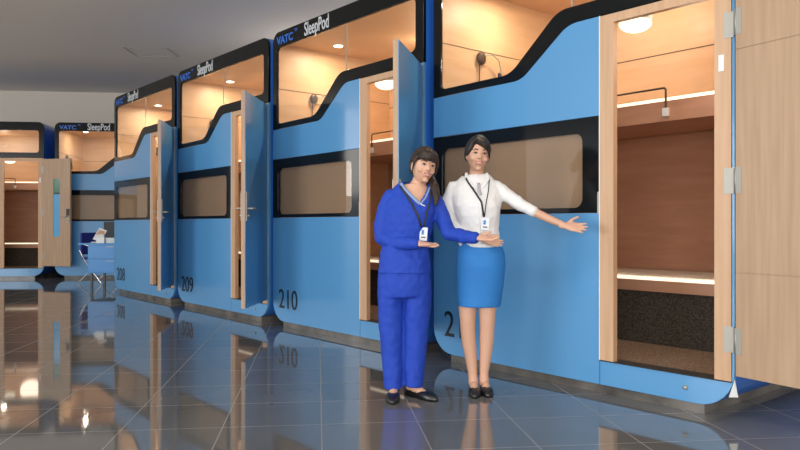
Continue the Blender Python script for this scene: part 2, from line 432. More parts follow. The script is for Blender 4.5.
    ln('switch_plate', cm('sw', lambda: boxm(2.315, 2.345, -.010, -.0065, 1.90, 1.99)), M['white'], fr)
    # plinth
    ln('plinth', cm('plinth', lambda: boxm(.18, 2.22, .02, 1.60, 0, .054)), M['plinth'], t)
    # lettering
    for key, body, sz, sx, x, z, off, m_ in (('t1', 'VATC', .11, 1.12, .09, 2.955, .0025, 'letter_blue'), ('t2', 'SleepPod', .19, .62, .62, 2.945, .0015, 'letter_white'), ('t3', 'TM', .035, 1.0, .44, 3.03, .001, 'letter_blue')):
        ln('lettering', cm(key, lambda: text(body, sz, sx, x, z, -.003, boldoff=off)), M[m_], t)
    if number:
        ln('pod_number', text(number, .285, .88, .12, .195, -.003, boldoff=-.0008), M['ink'], t)
    # door
    dk = ('door', door_w, slot)
    d = ln('door', cm(dk, lambda: door_mesh(door_w, slot)), M['wood_door'], t)
    d.location = (door_x, -.010, 0); d.rotation_euler = (0, 0, R(door_open))
    if slot:
        skin = lambda: panel([rpoly([(-door_w+.002, .257), (-.002, .257), (-.002, 2.353), (-door_w+.002, 2.353)]), rpoly([(-door_w*.64, .835), (-door_w*.41, .835), (-door_w*.41, 1.96), (-door_w*.64, 1.96)])], -.005, -.0003)
        ln('door_pane', boxm(-door_w*.64, -door_w*.41, .018, .03, .835, 1.66), mat('blue_opaque_pane', (.10, .38, .68), .15), d); ln('door_pane', boxm(-door_w*.64, -door_w*.41, .018, .03, 1.69, 1.96), mat('green_opaque_pane', (.03, .16, .09), .15), d); ln('pane_bar', boxm(-door_w*.64, -door_w*.41, .012, .034, 1.661, 1.689), M['black_plastic'], d)  # opaque blue and green panes fill the slot, split by a black bar
    else:
        skin = lambda: boxm(-door_w+.002, -.002, -.005, -.0003, .257, 2.353)
    ln('outer_face', cm(('skin', dk), skin), M['blue'], d)
    hx = -door_w + .045
    for s in (-1, 1): ln('door_handle', cm(('lever', dk, s), lambda: lever_mesh(s, hx)), M['steel'], d)
    if slot: ln('card_lock', boxm(hx-.028, hx+.028, .046, .060, 1.24, 1.375), M['black_plastic'], d)
    def hng(z):
        b = bmesh.new(); bx(b, -.036, -.003, .0363, .0385, z-.07, z+.07); tube(b, [(.003, .030, z-.07), (.003, .030, z+.07)], [.008, .008], 10, cap=False)
        return tomesh(b)
    for z in (.44, 1.30, 2.145): ln('hinge', cm(('h', z), lambda: hng(z)), M['steel'], d)
    # frame side hinge leaves
    ln('strike_plate', cm('strike', lambda: boxm(1.530, 1.544, -.003, -.0005, 1.13, 1.27, bev=.0015)), M['steel'], fr)
    for z in (.44, 1.30, 2.145): ln('hinge_leaf', cm(('hl', z, door_x), lambda: boxm(2.345, 2.398 if door_x > 2.4 else 2.3825, -.0085, -.0065, z-.07, z+.07)), M['steel'], fr)
    # the pod's own lamps
    k = dial_lights
    def pl(name, loc, power, size, col=(1.0, .86, .68), rot=(0, 0, 0)):
        l = bpy.data.lights.new(name, 'AREA'); l.shape = 'DISK'; l.size = size; l.energy = power*k; l.color = col
        o = bpy.data.objects.new(name, l); COL.objects.link(o); o.parent = t; o.location = loc; o.rotation_euler = [R(a) for a in rot]
    pl('downlight_beam', (.42, .55, 2.955), 11.5, .07)
    l = bpy.data.lights.new('dome_glow', 'POINT'); l.energy = 8*k; l.shadow_soft_size = .2; l.color = (1, .85, .67)
    o = bpy.data.objects.new('dome_glow', l); COL.objects.link(o); o.parent = t; o.location = (1.95, .55, 2.30)
    l = bpy.data.lights.new('bunk_glow', 'POINT'); l.energy = 6*k; l.shadow_soft_size = .05; l.color = (1, .85, .67)
    o = bpy.data.objects.new('bunk_glow', l); COL.objects.link(o); o.parent = t; o.location = (1.2, 1.1, 2.75)
    return t
P0 = Vector((2.976, 2.492)); DL = Vector((-.6420, .7667))
def rowA(sl): p = P0 + DL*sl; return (p.x, p.y, 0)
near = make_pod(rowA(4.22), A_ANG, 'nearest blue pod, its wood-lined door folded wide open at the right edge', '211', 170, door_x=2.432)
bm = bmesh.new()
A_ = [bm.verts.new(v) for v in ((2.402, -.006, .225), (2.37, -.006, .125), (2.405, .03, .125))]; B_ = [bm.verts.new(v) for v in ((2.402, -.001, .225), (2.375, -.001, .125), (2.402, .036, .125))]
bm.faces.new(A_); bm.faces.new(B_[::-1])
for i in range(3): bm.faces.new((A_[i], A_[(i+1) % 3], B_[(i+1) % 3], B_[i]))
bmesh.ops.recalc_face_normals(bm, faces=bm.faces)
link('corner_highlight', tomesh(bm), M['white'], near)  # white wedge added as the highlight on the shell's rounded corner
make_pod(rowA(6.74), A_ANG, 'blue pod numbered 210, second nearest, with its open door behind the woman in blue', '210', 127)
make_pod(rowA(9.24), A_ANG, 'blue pod numbered 209, left of pod 210', '209', 136)
make_pod(rowA(11.74), A_ANG, 'blue pod numbered 208, leftmost of the angled row, beside the desk', '208', 147)
b1 = Vector((-7.02, 14.2)); e1 = Vector((math.cos(ga), math.sin(ga)))
o1 = b1 - e1*W; o2 = b1 + e1*.20
make_pod((o1.x, o1.y, 0), ga, 'far-left blue pod facing the viewer, wooden door with slot window swung open', None, 158, .66, True, .6)
make_pod((o2.x, o2.y, 0), ga, 'blue pod at the back, behind the open slotted door and the reception desk', None, 12, dial_lights=.65)

# ------------------------------------------------------------------ reception desk corner
DX, DY = -5.33, 12.25
t = empty('reception_desk', (DX, DY, 0), 0); tag(t, 'small blue reception desk with two drawers, left of pod 208', 'desk')
link('desktop', boxm(-.14, 1.15, -.03, .62, .725, .75), M['desk'], t)
link('cabinet', boxm(.02, .80, .0, .60, .24, .7245), M['desk'], t)
for z0, z1 in ((.49, .715), (.25, .475)):
    d = link('drawer', boxm(.03, .79, -.018, -.0005, z0, z1, bev=.004), M['desk'], t)
    link('handle', boxm(.34, .48, -.026, -.0185, z1-.03, z1-.02), M['steel'], d)
for x in (.05, 1.09):
    for y in (.03, .55): link('leg', boxm(x, x+.035, y, y+.035, .0, .2395 if x < 1 else .7245), M['black_plastic'], t)
link('modesty_panel', boxm(.81, 1.13, .56, .58, .35, .7245), M['desk'], t)
t = empty('computer_monitor', (DX+.235, DY+.44, .757), R(-35)); tag(t, 'black computer monitor on the blue reception desk', 'monitor')
link('screen', boxm(-.19, .19, -.02, .02, .07, .36, bev=.006), M['black_plastic'], t)
bm = bmesh.new(); tube(bm, [(0, .03, .022), (0, .03, .2)], [.018, .018], 10); bx(bm, -.10, .10, -.06, .10, .0, .012, bev=.004)
link('stand', tomesh(bm), M['black_plastic'], t)
t = empty('tablet_stand', (DX+.09, DY+.18, .757), R(-8)); tag(t, 'tilted white display holder with a photo card on the desk', 'display stand')
bm = bmesh.new(); bx(bm, -.075, .075, -.003, .003, 0, .23, bev=.001)
sl = link('backboard', tomesh(bm), M['white'], t, rot=(R(-28), R(18), 0), loc=(0, 0, .035))
link('picture_card', boxm(-.06, .06, -.0045, -.0035, .09, .20), M['orange_paper'], sl)
link('foot', boxm(-.08, .08, -.04, .08, 0, .012), M['white'], t)
t = empty('brochure_holder', (DX+.215, DY+.07, .751), 0); tag(t, 'small white brochure holder in front of the monitor', 'brochure holder')
link('tray', boxm(-.07, .07, -.04, .04, 0, .10, bev=.006), M['white'], t)
link('brochures', boxm(-.055, .055, -.015, .02, .1005, .15), M['paper'], t)
t = empty('card_box', (DX+.42, DY+.07, .751), R(4)); tag(t, 'low cream box at the right end of the desk', 'box')
link('box_body', boxm(-.10, .10, -.05, .05, 0, .075, bev=.005), M['paper'], t)
link('box_lid', boxm(-.105, .105, -.055, .055, .0755, .09, bev=.003), M['white'], t)
# visitor chair
t = empty('office_chair', (-5.52, 13.22, 0), R(70)); tag(t, 'chrome-legged chair with navy blue back beside the desk', 'chair')
bm = bmesh.new(); bx(bm, -.22, .22, .20, .24, .52, .92, bev=.018); link('backrest', tomesh(bm), M['navy'], t)
bm = bmesh.new(); bx(bm, -.22, .22, -.22, .20, .43, .48, bev=.018); link('seat', tomesh(bm), M['navy'], t)
for s in (-1, 1):
    bm = bmesh.new(); tube(bm, [(s*.235, .22, .72), (s*.24, .0, .68), (s*.24, -.20, .655), (s*.24, -.25, .61)], [.011]*4, 8); link('armrest', tomesh(bm), M['chrome'], t)
    bm = bmesh.new(); tube(bm, [(s*.24, -.20, .655), (s*.24, -.25, .61), (s*.24, -.12, .30), (s*.24, .26, .012)], [.011]*4, 8); link('leg', tomesh(bm), M['chrome'], t)
    bm = bmesh.new(); tube(bm, [(s*.225, .24, .60), (s*.235, .12, .42), (s*.24, -.27, .012)], [.011]*3, 8); link('leg', tomesh(bm), M['chrome'], t)

# ------------------------------------------------------------------ people
M['skin'] = mat('skin', (0.66, 0.38, 0.26), 0.5); M['skin'].node_tree.nodes['Principled BSDF'].inputs['Subsurface Weight'].default_value = 0.08
M['hair'] = noisy(mat('dark_hair', (0.02, 0.012, 0.008), 0.6), (0.010, 0.006, 0.005), (0.05, 0.028, 0.018), (60, 60, 6), 3, 1.5, 0.2)
M['hair_black'] = noisy(mat('black_hair', (0.012, 0.009, 0.008), 0.55), (0.006, 0.005, 0.005), (0.03, 0.021, 0.016), (60, 60, 6), 3, 1.5, 0.2)
M['eye_white'] = mat('eye_white', (0.55, 0.50, 0.47), 0.5); M['iris'] = mat('dark_iris', (0.012, 0.007, 0.005), 0.6)
M['lip'] = mat('lips', (0.50, 0.16, 0.13), 0.4); M['lip_pale'] = mat('pale_lips', (0.56, 0.19, 0.16), 0.4); M['teeth'] = mat('teeth', (0.8, 0.78, 0.74), 0.3)
M['royal'] = mat('royal_blue_cloth', (0.008, 0.050, 0.42), 0.75); M['collar_blue'] = mat('pale_blue_trim', (0.22, 0.32, 0.52), 0.8)
M['shirt'] = mat('white_shirt_cloth', (0.80, 0.79, 0.78), 0.75); M['skirt'] = mat('azure_skirt_cloth', (0.02, 0.19, 0.54), 0.7)
M['shoe'] = mat('black_patent_shoe', (0.012, 0.012, 0.013), 0.3); M['sole'] = mat('tan_sole', (0.35, 0.24, 0.15), 0.6)
M['lanyard'] = mat('black_lanyard', (0.015, 0.015, 0.018), 0.6); M['card'] = mat('id_card', (0.72, 0.76, 0.82), 0.4); M['card_print'] = mat('id_card_print', (0.05, 0.2, 0.5), 0.5)

def hand(bm, wrist, d, pn, side, size=1.0, curl=0.25, spread=0.10, thumb_out=0.8):
    """d: finger direction, pn: the way the palm faces, side: the way the thumb sits"""
    wrist = Vector(wrist); d = Vector(d).normalized(); pn = Vector(pn); pn = (pn - d*pn.dot(d)).normalized()
    sd = d.cross(pn); sd = sd if sd.dot(Vector(side)) > 0 else -sd
    S = size
    tube(bm, [wrist - d*.03*S, wrist, wrist + d*.03*S, wrist + d*.065*S, wrist + d*.086*S],
         [(.020*S, .027*S), (.019*S, .027*S), (.0165*S, .037*S), (.0145*S, .041*S), (.010*S, .038*S)], 16, hint=pn)
    lens = (.066, .074, .069, .054)
    for i in range(4):
        off = (.0285 - i*.019)*S
        b = wrist + d*(.080 - .004*abs(i-1.2))*S + sd*off
        a = (1.5-i)*spread; cur = (d*math.cos(a) + sd*math.sin(a)).normalized(); L = lens[i]*S
        p1 = b + cur*L*.45; c2 = (cur + pn*curl).normalized(); p2 = p1 + c2*L*.32; c3 = (cur + pn*curl*1.9).normalized(); p3 = p2 + c3*L*.26
        tube(bm, [b - cur*.015*S, p1, p2, p3], [.0088*S, .0082*S, .0076*S, .0064*S], 10, hint=pn)
    b = wrist + d*.020*S + sd*.022*S
    td = (sd*thumb_out + d*.75 + pn*.25).normalized(); p1 = b + td*.036*S; t2 = (td + d*.5).normalized(); p2 = p1 + t2*.030*S; p3 = p2 + (t2 + d*.2).normalized()*.020*S
    tube(bm, [b - td*.01*S, p1, p2, p3], [.0135*S, .0108*S, .0095*S, .0075*S], 10, hint=pn)

def head_fn(p):
    """unit sphere to head: narrow jaw, flatter face, full back"""
    x, y, z = p
    if z < 0: k = 1 - .26*(-z)**1.8; x *= k
    if y < 0: y *= .93 - .05*max(0, -z)
    if z < -.1 and y > 0: y *= 1 - .45*min(1, (-z-.1)/.7)
    if z < -.3 and y < 0: y *= 1 + .06*(-z-.3)
    return Vector((x, y, z))
def build_head(bm, c, rot, s=1.0, cheek=1.0):
    T = lambda q: Vector(c) + rot @ (Vector(q)*s)
    rx, ry, rz = .0745*cheek, .094, .113
    ellipsoid(bm, c, (rx*s, ry*s, rz*s), rot, 32, fn=head_fn)
    tube(bm, [T((0, -.086, .012)), T((0, -.096, -.010)), T((0, -.103, -.024))], [.0065*s, .008*s, .0105*s], 10)      # nose
    for k in (-1, 1):
        ellipsoid(bm, T((k*.0105, -.094, -.027)), (.0075*s, .007*s, .006*s), rot, 10)
        ellipsoid(bm, T((k*.038, -.062, -.030)), (.022*s, .0155*s, .019*s), rot, 12)      # cheek
        ellipsoid(bm, T((k*.0735*cheek, .006, -.010)), (.008*s, .018*s, .030*s), rot, 12)  # ear
        ellipsoid(bm, T((k*.030, -.078, .026)), (.020*s, .010*s, .007*s), rot, 10)       # brow
    ellipsoid(bm, T((0, -.076, -.094)), (.022*s, .018*s, .015*s), rot, 12)
    ellipsoid(bm, T((0, -.084, -.058)), (.026*s, .014*s, .018*s), rot, 12)
def face_parts(par, c, rot, s, lipm, smile=1.0, sq=1.0):
    T = lambda q: Vector(c) + rot @ (Vector(q)*s)
    for k in (-1, 1):
        bm = bmesh.new(); ellipsoid(bm, T((k*.031, -.0835, .004)), (.0125*s, .0055*s, .0043*s*sq), rot, 14); e = link('eye', tomesh(bm), M['eye_white'], par)
        bm = bmesh.new(); ellipsoid(bm, T((k*.031, -.0875, .0042)), (.0066*s, .0045*s, .0046*s*sq), rot, 12); link('iris', tomesh(bm), M['iris'], e)
        bm = bmesh.new(); tube(bm, [T((k*.0145, -.0865, .004)), T((k*.024, -.0895, .0098)), T((k*.037, -.0870, .0098)), T((k*.047, -.0785, .003))], [.0012*s, .0024*s, .0024*s, .0012*s], 8)
        link('eyelashes', tomesh(bm), M['iris'], e)
        bm = bmesh.new(); tube(bm, [T((k*.015, -.0925, .0265)), T((k*.032, -.0905, .0315)), T((k*.051, -.0755, .025))], [(.0030*s, .002*s), (.0034*s, .002*s), (.0015*s, .001*s)], 8)
        link('eyebrow', tomesh(bm), M['hair_black'], par)
    u = .006*smile
    bm = bmesh.new()
    tube(bm, [T((-.025, -.0855, -.050+u)), T((-.012, -.0965, -.0525)), T((0, -.0985, -.0535)), T((.012, -.0965, -.0525)), T((.025, -.0855, -.050+u))], [.0015*s, .0038*s, .0036*s, .0038*s, .0015*s], 8)
    tube(bm, [T((-.025, -.0855, -.050+u)), T((-.012, -.095, -.064)), T((0, -.097, -.0665)), T((.012, -.095, -.064)), T((.025, -.0855, -.050+u))], [.0015*s, .0042*s, .005*s, .0042*s, .0015*s], 8)
    lp = link('mouth', tomesh(bm), lipm, par)
    bm = bmesh.new(); ellipsoid(bm, T((0, -.0925, -.0585)), (.017*s, .006*s, .0048*s), rot, 12); link('teeth', tomesh(bm), M['teeth'], lp)
def hair_cap(bm, c, rot, s, hairline, cheek=1.0, thick=.016, zmin=-.55):
    """closed cap; hairline(x) gives the height (head units) below which the face stays free"""
    g = bmesh.ops.create_uvsphere(bm, u_segments=56, v_segments=40, radius=1.0)
    for v in g['verts']:
        p = Vector(v.co); q = head_fn(p)
        front = -p.y
        free = 0.0
        h = hairline(p.x)
        # in front and below the hairline, or below the nape -> tuck inside the head
        if front > -.12 and p.z < h: free = min(1, (h-p.z)/.05)*min(1, (front+.12)/.10)
        if p.z < zmin: free = max(free, min(1, (zmin-p.z)/.12))
        n_ = noise.noise(Vector((p.x*9, p.y*3, p.z*4)))*.003
        th = (thick + n_ + .006*max(0, p.z)) * (1-free) - .016*free
        rr = Vector((.0745*cheek + th, .094 + th, .113 + th))
        v.co = Vector(c) + rot @ (Vector((q.x*rr.x, q.y*rr.y, q.z*rr.z))*s)
    for f in {f for v in g['verts'] for f in v.link_faces}: f.smooth = True
def ribbon(name, pts, wd, th, m, par, hint=Vector((0, 1, 0))):
    bm = bmesh.new(); tube(bm, pts, [(th, wd)]*len(pts), 8, hint=hint, cap=False); return link(name, tomesh(bm), m, par)

class Fig:
    def __init__(s, name_label, px, Z0):
        s.Z0 = Z0; s.X0 = (px-400)*Z0/720
        s.t = empty('person', (s.X0, Z0, 0)); tag(s.t, name_label, 'person')
    def P(s, px, py, dy=0.0):
        Z = s.Z0 + dy
        return Vector(((px-400)*Z/720 - s.X0, dy, 1.06 - (py-225)*Z/720))
    def u(s, n): return n*s.Z0/720
    def ring(s, y, x0, x1, ry, dy=0.0):
        p = s.P((x0+x1)/2, y, dy); return (p.x, p.y, p.z, s.u((x1-x0)/2), ry)

# ---------------- woman in royal blue (left)
F = Fig('woman in a royal blue tunic and trousers, black flats, presenting with both palms', 405, 4.44); P = F.P; t = F.t
LH = P(423.5, 166.3, 0.0) + Vector((0, 0, 0))
rotL = Matrix.Rotation(R(20), 3, 'Z') @ Matrix.Rotation(R(9), 3, 'Y') @ Matrix.Rotation(R(3), 3, 'X')
bm = bmesh.new(); sL = .93
build_head(bm, LH, rotL, sL, 1.04)
nb = P(414, 192, .03)
tube(bm, [LH + Vector((-.005, .02, -.05)), (LH+nb)/2 + Vector((0, .02, -.025)), nb], [.047, .046, .054], 16)
loft_h(bm, [F.ring(285, 381, 428, .10, .02), F.ring(262, 382, 427, .095, .02), F.ring(235, 387, 427, .08, .02), F.ring(215, 387, 433, .09, .02), F.ring(203, 388, 434, .086, .02), F.ring(196, 392, 433, .074, .03), F.ring(188, 398, 430, .058, .03), F.ring(184, 405, 425, .05, .03)])
# arms
wr1 = P(419, 243.5, -.15)
S1 = [P(392, 196, .02), P(385.5, 209, .02), P(381, 225, .01), P(382, 238, -.005), P(397, 243, -.06), P(416.5, 244, -.145)]
tube(bm, S1 + [wr1], [.036, .036, .033, .032, .029, .023, .022], 14)
hand(bm, wr1, P(444, 246.5, -.19) - wr1, (0, -.35, 1), (0, -1, .2), .80, .10, .04, .35)
wr2 = P(476, 237.5, -.20)
S2 = [P(434, 199, .02), P(440, 211, .01), P(445, 225, -.02), P(450, 233.5, -.06), P(463, 236.5, -.13), P(474.5, 238, -.193)]
tube(bm, S2 + [wr2], [.034, .034, .032, .031, .028, .023, .022], 14)
hand(bm, wr2, P(508, 239, -.24) - wr2, (.0, -.45, 1), (0, 1, .5), .88, .12, .06, .5)
# legs and feet
for pts in (((391, 280), (391, 320), (392.5, 352), (393.5, 386)), ((417, 280), (416, 320), (415, 352), (414, 384))):
    tube(bm, [P(a, b, .02) for a, b in pts], [.075, .055, .046, .032], 14)
def foot(bm, heel, toe, w, up=.05):
    heel = Vector(heel); toe = Vector(toe); m1 = heel.lerp(toe, .35); m2 = heel.lerp(toe, .7)
    heel.z = .035+up*.0; m1.z = .040; m2.z = .021; toe.z = .014
    tube(bm, [heel, m1, m2, toe], [(.028, w*.76), (.033, w*.80), (.017, w*.9), (.008, w*.5)], 14, hint=Vector((0, 0, 1)))
def shoe_mesh(heel, toe, w, heelh=.0):
    bm = bmesh.new(); heel = Vector(heel); toe = Vector(toe); d = toe-heel; d.z = 0; L = d.length; d.normalize(); sd = Vector((-d.y, d.x, 0))
    n = 24; prof = [(0.0, .50, .050), (.06, .74, .052), (.15, .82, .048), (.3, .80, .036), (.45, .88, .034), (.58, 1.0, .047), (.75, .98, .044), (.88, .74, .036), (.96, .42, .026), (1.0, .12, .018)]
    def sec(t, wf, h):
        c = heel + d*L*t; W_ = w*wf
        return [c + sd*W_*.92 + Vector((0, 0, .001)), c + sd*W_ + Vector((0, 0, .012)), c + sd*W_*.93 + Vector((0, 0, h*.8)),
                c + sd*W_*.70 + Vector((0, 0, h)) , c + Vector((0, 0, h*(1.02 if t > .52 else .45))), c - sd*W_*.70 + Vector((0, 0, h)),
                c - sd*W_*.93 + Vector((0, 0, h*.8)), c - sd*W_ + Vector((0, 0, .012)), c - sd*W_*.92 + Vector((0, 0, .001))]
    rr = [[bm.verts.new(v) for v in sec(*p)] for p in prof]
    fs = []
    for i in range(len(rr)-1):
        k = len(rr[0])
        for j in range(k): fs.append(bm.faces.new((rr[i][j], rr[i][(j+1) % k], rr[i+1][(j+1) % k], rr[i+1][j])))
    fs.append(bm.faces.new(rr[0])); fs.append(bm.faces.new(rr[-1][::-1]))
    bmesh.ops.recalc_face_normals(bm, faces=fs)
    for f in fs: f.smooth = True
    return tomesh(bm)
def G(F_, px, Z):   # point on the ground under a pixel column at distance Z
    return Vector(((px-400)*Z/720 - F_.X0, Z-F_.Z0, 0))
h1, t1 = G(F, 394, 4.48), G(F, 392.5, 4.255); h2, t2 = G(F, 409, 4.50), G(F, 436, 4.32)
foot(bm, h1, t1, .034); foot(bm, h2, t2, .034)
for a, hh in (((393.5, 384), h1), ((414, 384), h2)):
    q = P(a[0], a[1], .02); tube(bm, [q, Vector((hh.x*.75+q.x*.25, (hh.y)*.75+q.y*.25 - .01, .055))], [.032, .032], 12)
body = link('body', remesh(bm, .0045, 1), M['skin'], t)
face_parts(t, LH, rotL, sL, M['lip'], 1.0)
for c in list(t.children):
    if c.name.split('.')[0] in ('eye', 'eyebrow', 'mouth'): c.parent = body
for hh, tt in ((h1, t1), (h2, t2)):
    dd = (tt-hh).normalized(); s_ = link('shoe', shoe_mesh(hh-dd*.022, tt+dd*.012, .043), M['shoe'], t)
# hair: full fringe, tied back with a tail over the shoulder
bm = bmesh.new(); hair_cap(bm, LH, rotL, sL, lambda x: .33 - .75*max(0, abs(x)-.72), 1.04, .017, -.5)
for i in range(13):       # fringe locks
    a = -.052 + i*.0088
    T = lambda q: LH + rotL @ (Vector(q)*sL)
    k = math.sqrt(max(0, 1-(a/.085)**2))
    tube(bm, [T((a*.75, -.070*k, .098)), T((a*.98, -.098*k, .075)), T((a*1.08, -.105*k, .052)), T((a*1.1, -.100*k, .030 + .004*(i % 3)))], [.010, .0095, .0075, .003], 8)
for k, dx in ((-1, 0), (1, 0)):   # side strands
    tube(bm, [T((k*.070, -.058, .055)), T((k*.084, -.040, .02)), T((k*.083, -.028, -.03)), T((k*.079, -.02, -.065))], [.010, .009, .006, .0025], 8)
tube(bm, [T((.05, .07, -.02)), T((.085, .055, -.075)), P(434.5, 188, -.01), P(436.5, 197, -.045), P(435.5, 205, -.075)], [.038, .036, .030, .024, .008], 12)
hair = link('hair', remesh(bm, .0045, 1, .0012, 60), M['hair'], t)
bm = bmesh.new(); ellipsoid(bm, T((-.080, -.004, -.034)), (.004, .004, .005), None, 8); link('earring', tomesh(bm), M['chrome'], body)
# tunic
bm = bmesh.new()
loft_h(bm, [F.ring(272.5, 377.5, 431.5, .135, .02), F.ring(262, 378.5, 430.5, .130, .02), F.ring(250, 381, 429, .118, .02), F.ring(236, 384, 429.5, .110, .015), F.ring(222, 384, 434, .117, .01), F.ring(212, 384, 436, .118, .01), F.ring(203, 384, 438.5, .104, .02), F.ring(196, 386.5, 437, .090, .025), F.ring(190, 391, 434, .076, .028), F.ring(185.5, 397, 430, .066, .03), F.ring(181.5, 402, 427, .060, .032)], 36, 2.3)
tube(bm, S1, [.052, .053, .049, .050, .043, .036], 18)
tube(bm, S2, [.048, .050, .046, .046, .042, .038], 18)
tm = remesh(bm, .006, 2, 8e-3, 15, 3.1); tunic = link('tunic', tm, M['royal'], t)
# pale v neck trim and pocket mark
def onfront(F_, px, py, obj_me, off=.004):
    """nearest front point of a clothing mesh along the view line"""
    best = None
    from mathutils.bvhtree import BVHTree
    key = id(obj_me)
    if key not in _bv: _bv[key] = BVHTree.FromPolygons([v.co for v in obj_me.vertices], [p.vertices for p in obj_me.polygons])
    org = Vector((-F_.X0, -F_.Z0, 1.06)); tgt = F_.P(px, py, 0); d = (tgt-org).normalized()
    h = _bv[key].ray_cast(org, d)
    return (h[0] - d*off) if h[0] else tgt
_bv = {}
def strip(name, F_, me, pxs, wd, th, m, par, off=.004, sub=4):
    pts = []
    for (a, b) in zip(pxs[:-1], pxs[1:]):
        for k in range(sub): f = k/sub; pts.append(onfront(F_, a[0]+(b[0]-a[0])*f, a[1]+(b[1]-a[1])*f, me, off))
    pts.append(onfront(F_, *pxs[-1], me, off))
    return ribbon(name, pts, wd, th, m, par)
# skin-coloured v opening is shown by a chest patch under the trim
strip('neck_trim', F, tm, [(400.5, 183), (404, 188), (409.5, 194), (414.5, 199), (420, 204)], .0095, .003, M['collar_blue'], tunic, .003)
strip('neck_trim', F, tm, [(430, 187), (428, 192), (425.5, 198), (420.5, 204)], .006, .003, M['collar_blue'], tunic, .003)
# open neck: the cloth is cut away there and the chest shows
def cut_cloth(F_, me, poly):
    b = bmesh.new(); b.from_mesh(me); kill = []
    for f in b.faces:
        c = f.calc_center_median()
        if f.normal.y > .2: continue
        Z = c.y + F_.Z0; x = (c.x+F_.X0)*720/Z + 400; y = 225 - (c.z-1.06)*720/Z
        ins = False; n = len(poly); j = n-1
        for i in range(n):
            (xi, yi), (xj, yj) = poly[i], poly[j]
            if (yi > y) != (yj > y) and x < (xj-xi)*(y-yi)/(yj-yi)+xi: ins = not ins
            j = i
        if ins: kill.append(f)
    bmesh.ops.delete(b, geom=kill, context='FACES'); b.to_mesh(me); b.free()
cut_cloth(F, tm, [(402, 176), (404, 185), (409, 191.5), (414, 196.5), (420, 201.5), (424.5, 195), (427.5, 188), (428, 176)])
strip('chest_mark', F, tm, [(418.5, 202), (421.5, 204.5), (425, 206)], .003, .0015, M['white'], tunic, .005, 3)
ly = strip('lanyard', F, tm, [(400, 186), (405, 193), (412, 204), (418, 216), (421.5, 227)], .0062, .002, M['lanyard'], t, .009)
ln2 = strip('lanyard', F, tm, [(431, 190), (430, 200), (427, 212), (424, 227)], .0052, .002, M['lanyard'], t, .008)
def badge(F_, me, px, py, wpx, hpx, m_=None):
    c = onfront(F_, px, py, me, .016); w_, h_ = F_.u(wpx)/2, F_.u(hpx)/2
    b = empty  # placeholder
    o = link('id_badge', boxm(-w_, w_, -.002, .002, -h_, h_), M['card'], F_.t, loc=c, rot=(0, R(4), 0))
    link('card_photo', boxm(-w_*.55, w_*.1, -.0032, -.0022, -h_*.1, h_*.6), M['card_print'], o)
    link('card_text', boxm(-w_*.6, w_*.6, -.0032, -.0022, -h_*.6, -h_*.4), M['rail'], o)
badge(F, tm, 423.5, 234, 7.5, 13)
# trousers
bm = bmesh.new()
loft_h(bm, [F.ring(296, 378, 431, .115, .02), F.ring(285, 377.5, 431, .125, .02), F.ring(270, 378.5, 430, .125, .02), F.ring(262, 382, 428, .115, .02)], 36, 2.3)
tube(bm, [P(391, 288, .02), P(390.8, 310, .02), P(391, 330, .015), P(392.3, 355, .015), P(393, 375, .01), P(393.5, 388, .01)], [(.10, .083), (.09, .079), (.078, .075), (.072, .069), (.070, .065), (.072, .064)], 22, hint=Vector((0, 1, 0)), cap=False)
tube(bm, [P(418, 288, .02), P(417, 310, .02), P(416, 330, .02), P(415, 355, .02), P(413.7, 375, .02), P(413, 385.5, .02)], [(.10, .083), (.09, .081), (.080, .077), (.074, .072), (.070, .066), (.072, .063)], 22, hint=Vector((0, 1, 0)), cap=False)
link('trousers', remesh(bm, .007, 3, .0075, 13, 8.2), M['royal'], t)

# ---------------- woman in white shirt (right)
F = Fig('woman in a white shirt and azure knee-length skirt, arm stretched toward the nearest pod', 480, 4.56); P = F.P; t = F.t
RH = P(477.7, 154.8, 0.0)
rotR = Matrix.Rotation(R(4), 3, 'Z') @ Matrix.Rotation(R(5), 3, 'Y') @ Matrix.Rotation(R(2), 3, 'X')
bm = bmesh.new(); sR = .94
build_head(bm, RH, rotR, sR, .99)
nb = P(476, 182, .03)
tube(bm, [RH + Vector((0, .02, -.05)), (RH+nb)/2 + Vector((0, .02, -.02)), nb], [.045, .043, .052], 16)
loft_h(bm, [F.ring(285, 460, 500, .09, .02), F.ring(262, 459, 502, .10, .02), F.ring(238, 462, 497, .07, .02), F.ring(215, 456, 499, .085, .02), F.ring(200, 454, 500, .08, .02), F.ring(188, 458, 496, .07, .03), F.ring(180, 462, 491, .055, .03)])
wr1 = P(482, 238, -.08)
S1 = [P(455, 187.5, .03), P(449.5, 200, .03), P(447.5, 215, .03), P(450, 226, .02), P(458, 231.5, -.01), P(467, 234, -.035)]
tube(bm, S1 + [wr1], [.034, .034, .032, .031, .029, .026, .021], 14)
hand(bm, wr1, P(512, 248, -.14) - wr1, (.1, -.75, .75), (.1, .4, 1), .88, .12, .07, .45)
wr2 = P(565, 225.5, -.10)
S2 = [P(495, 186.5, .02), P(507, 195.5, .0), P(519, 203.5, -.02), P(533.5, 211.5, -.045)]
tube(bm, S2 + [P(548, 218.5, -.07), wr2], [.033, .032, .031, .029, .026, .019], 14)
hand(bm, wr2, P(591, 229.5, -.14) - wr2, (.0, -.9, .55), (0, .1, 1), .88, .12, .10, 1.15)
for pts in (((468, 285), (467.5, 305), (467.6, 319), (467.8, 330), (468.8, 343), (471, 358), (472.6, 373), (473.5, 384)), ((488, 285), (487.4, 305), (487.2, 319), (487, 330), (486.6, 343), (485.4, 358), (484, 373), (484.3, 384))):
    tube(bm, [P(a, b, c_) for (a, b), c_ in zip(pts, (.015, .015, .012, .02, .028, .03, .025, .02))], [.066, .059, .051, .0475, .046, .038, .029, .031], 18)
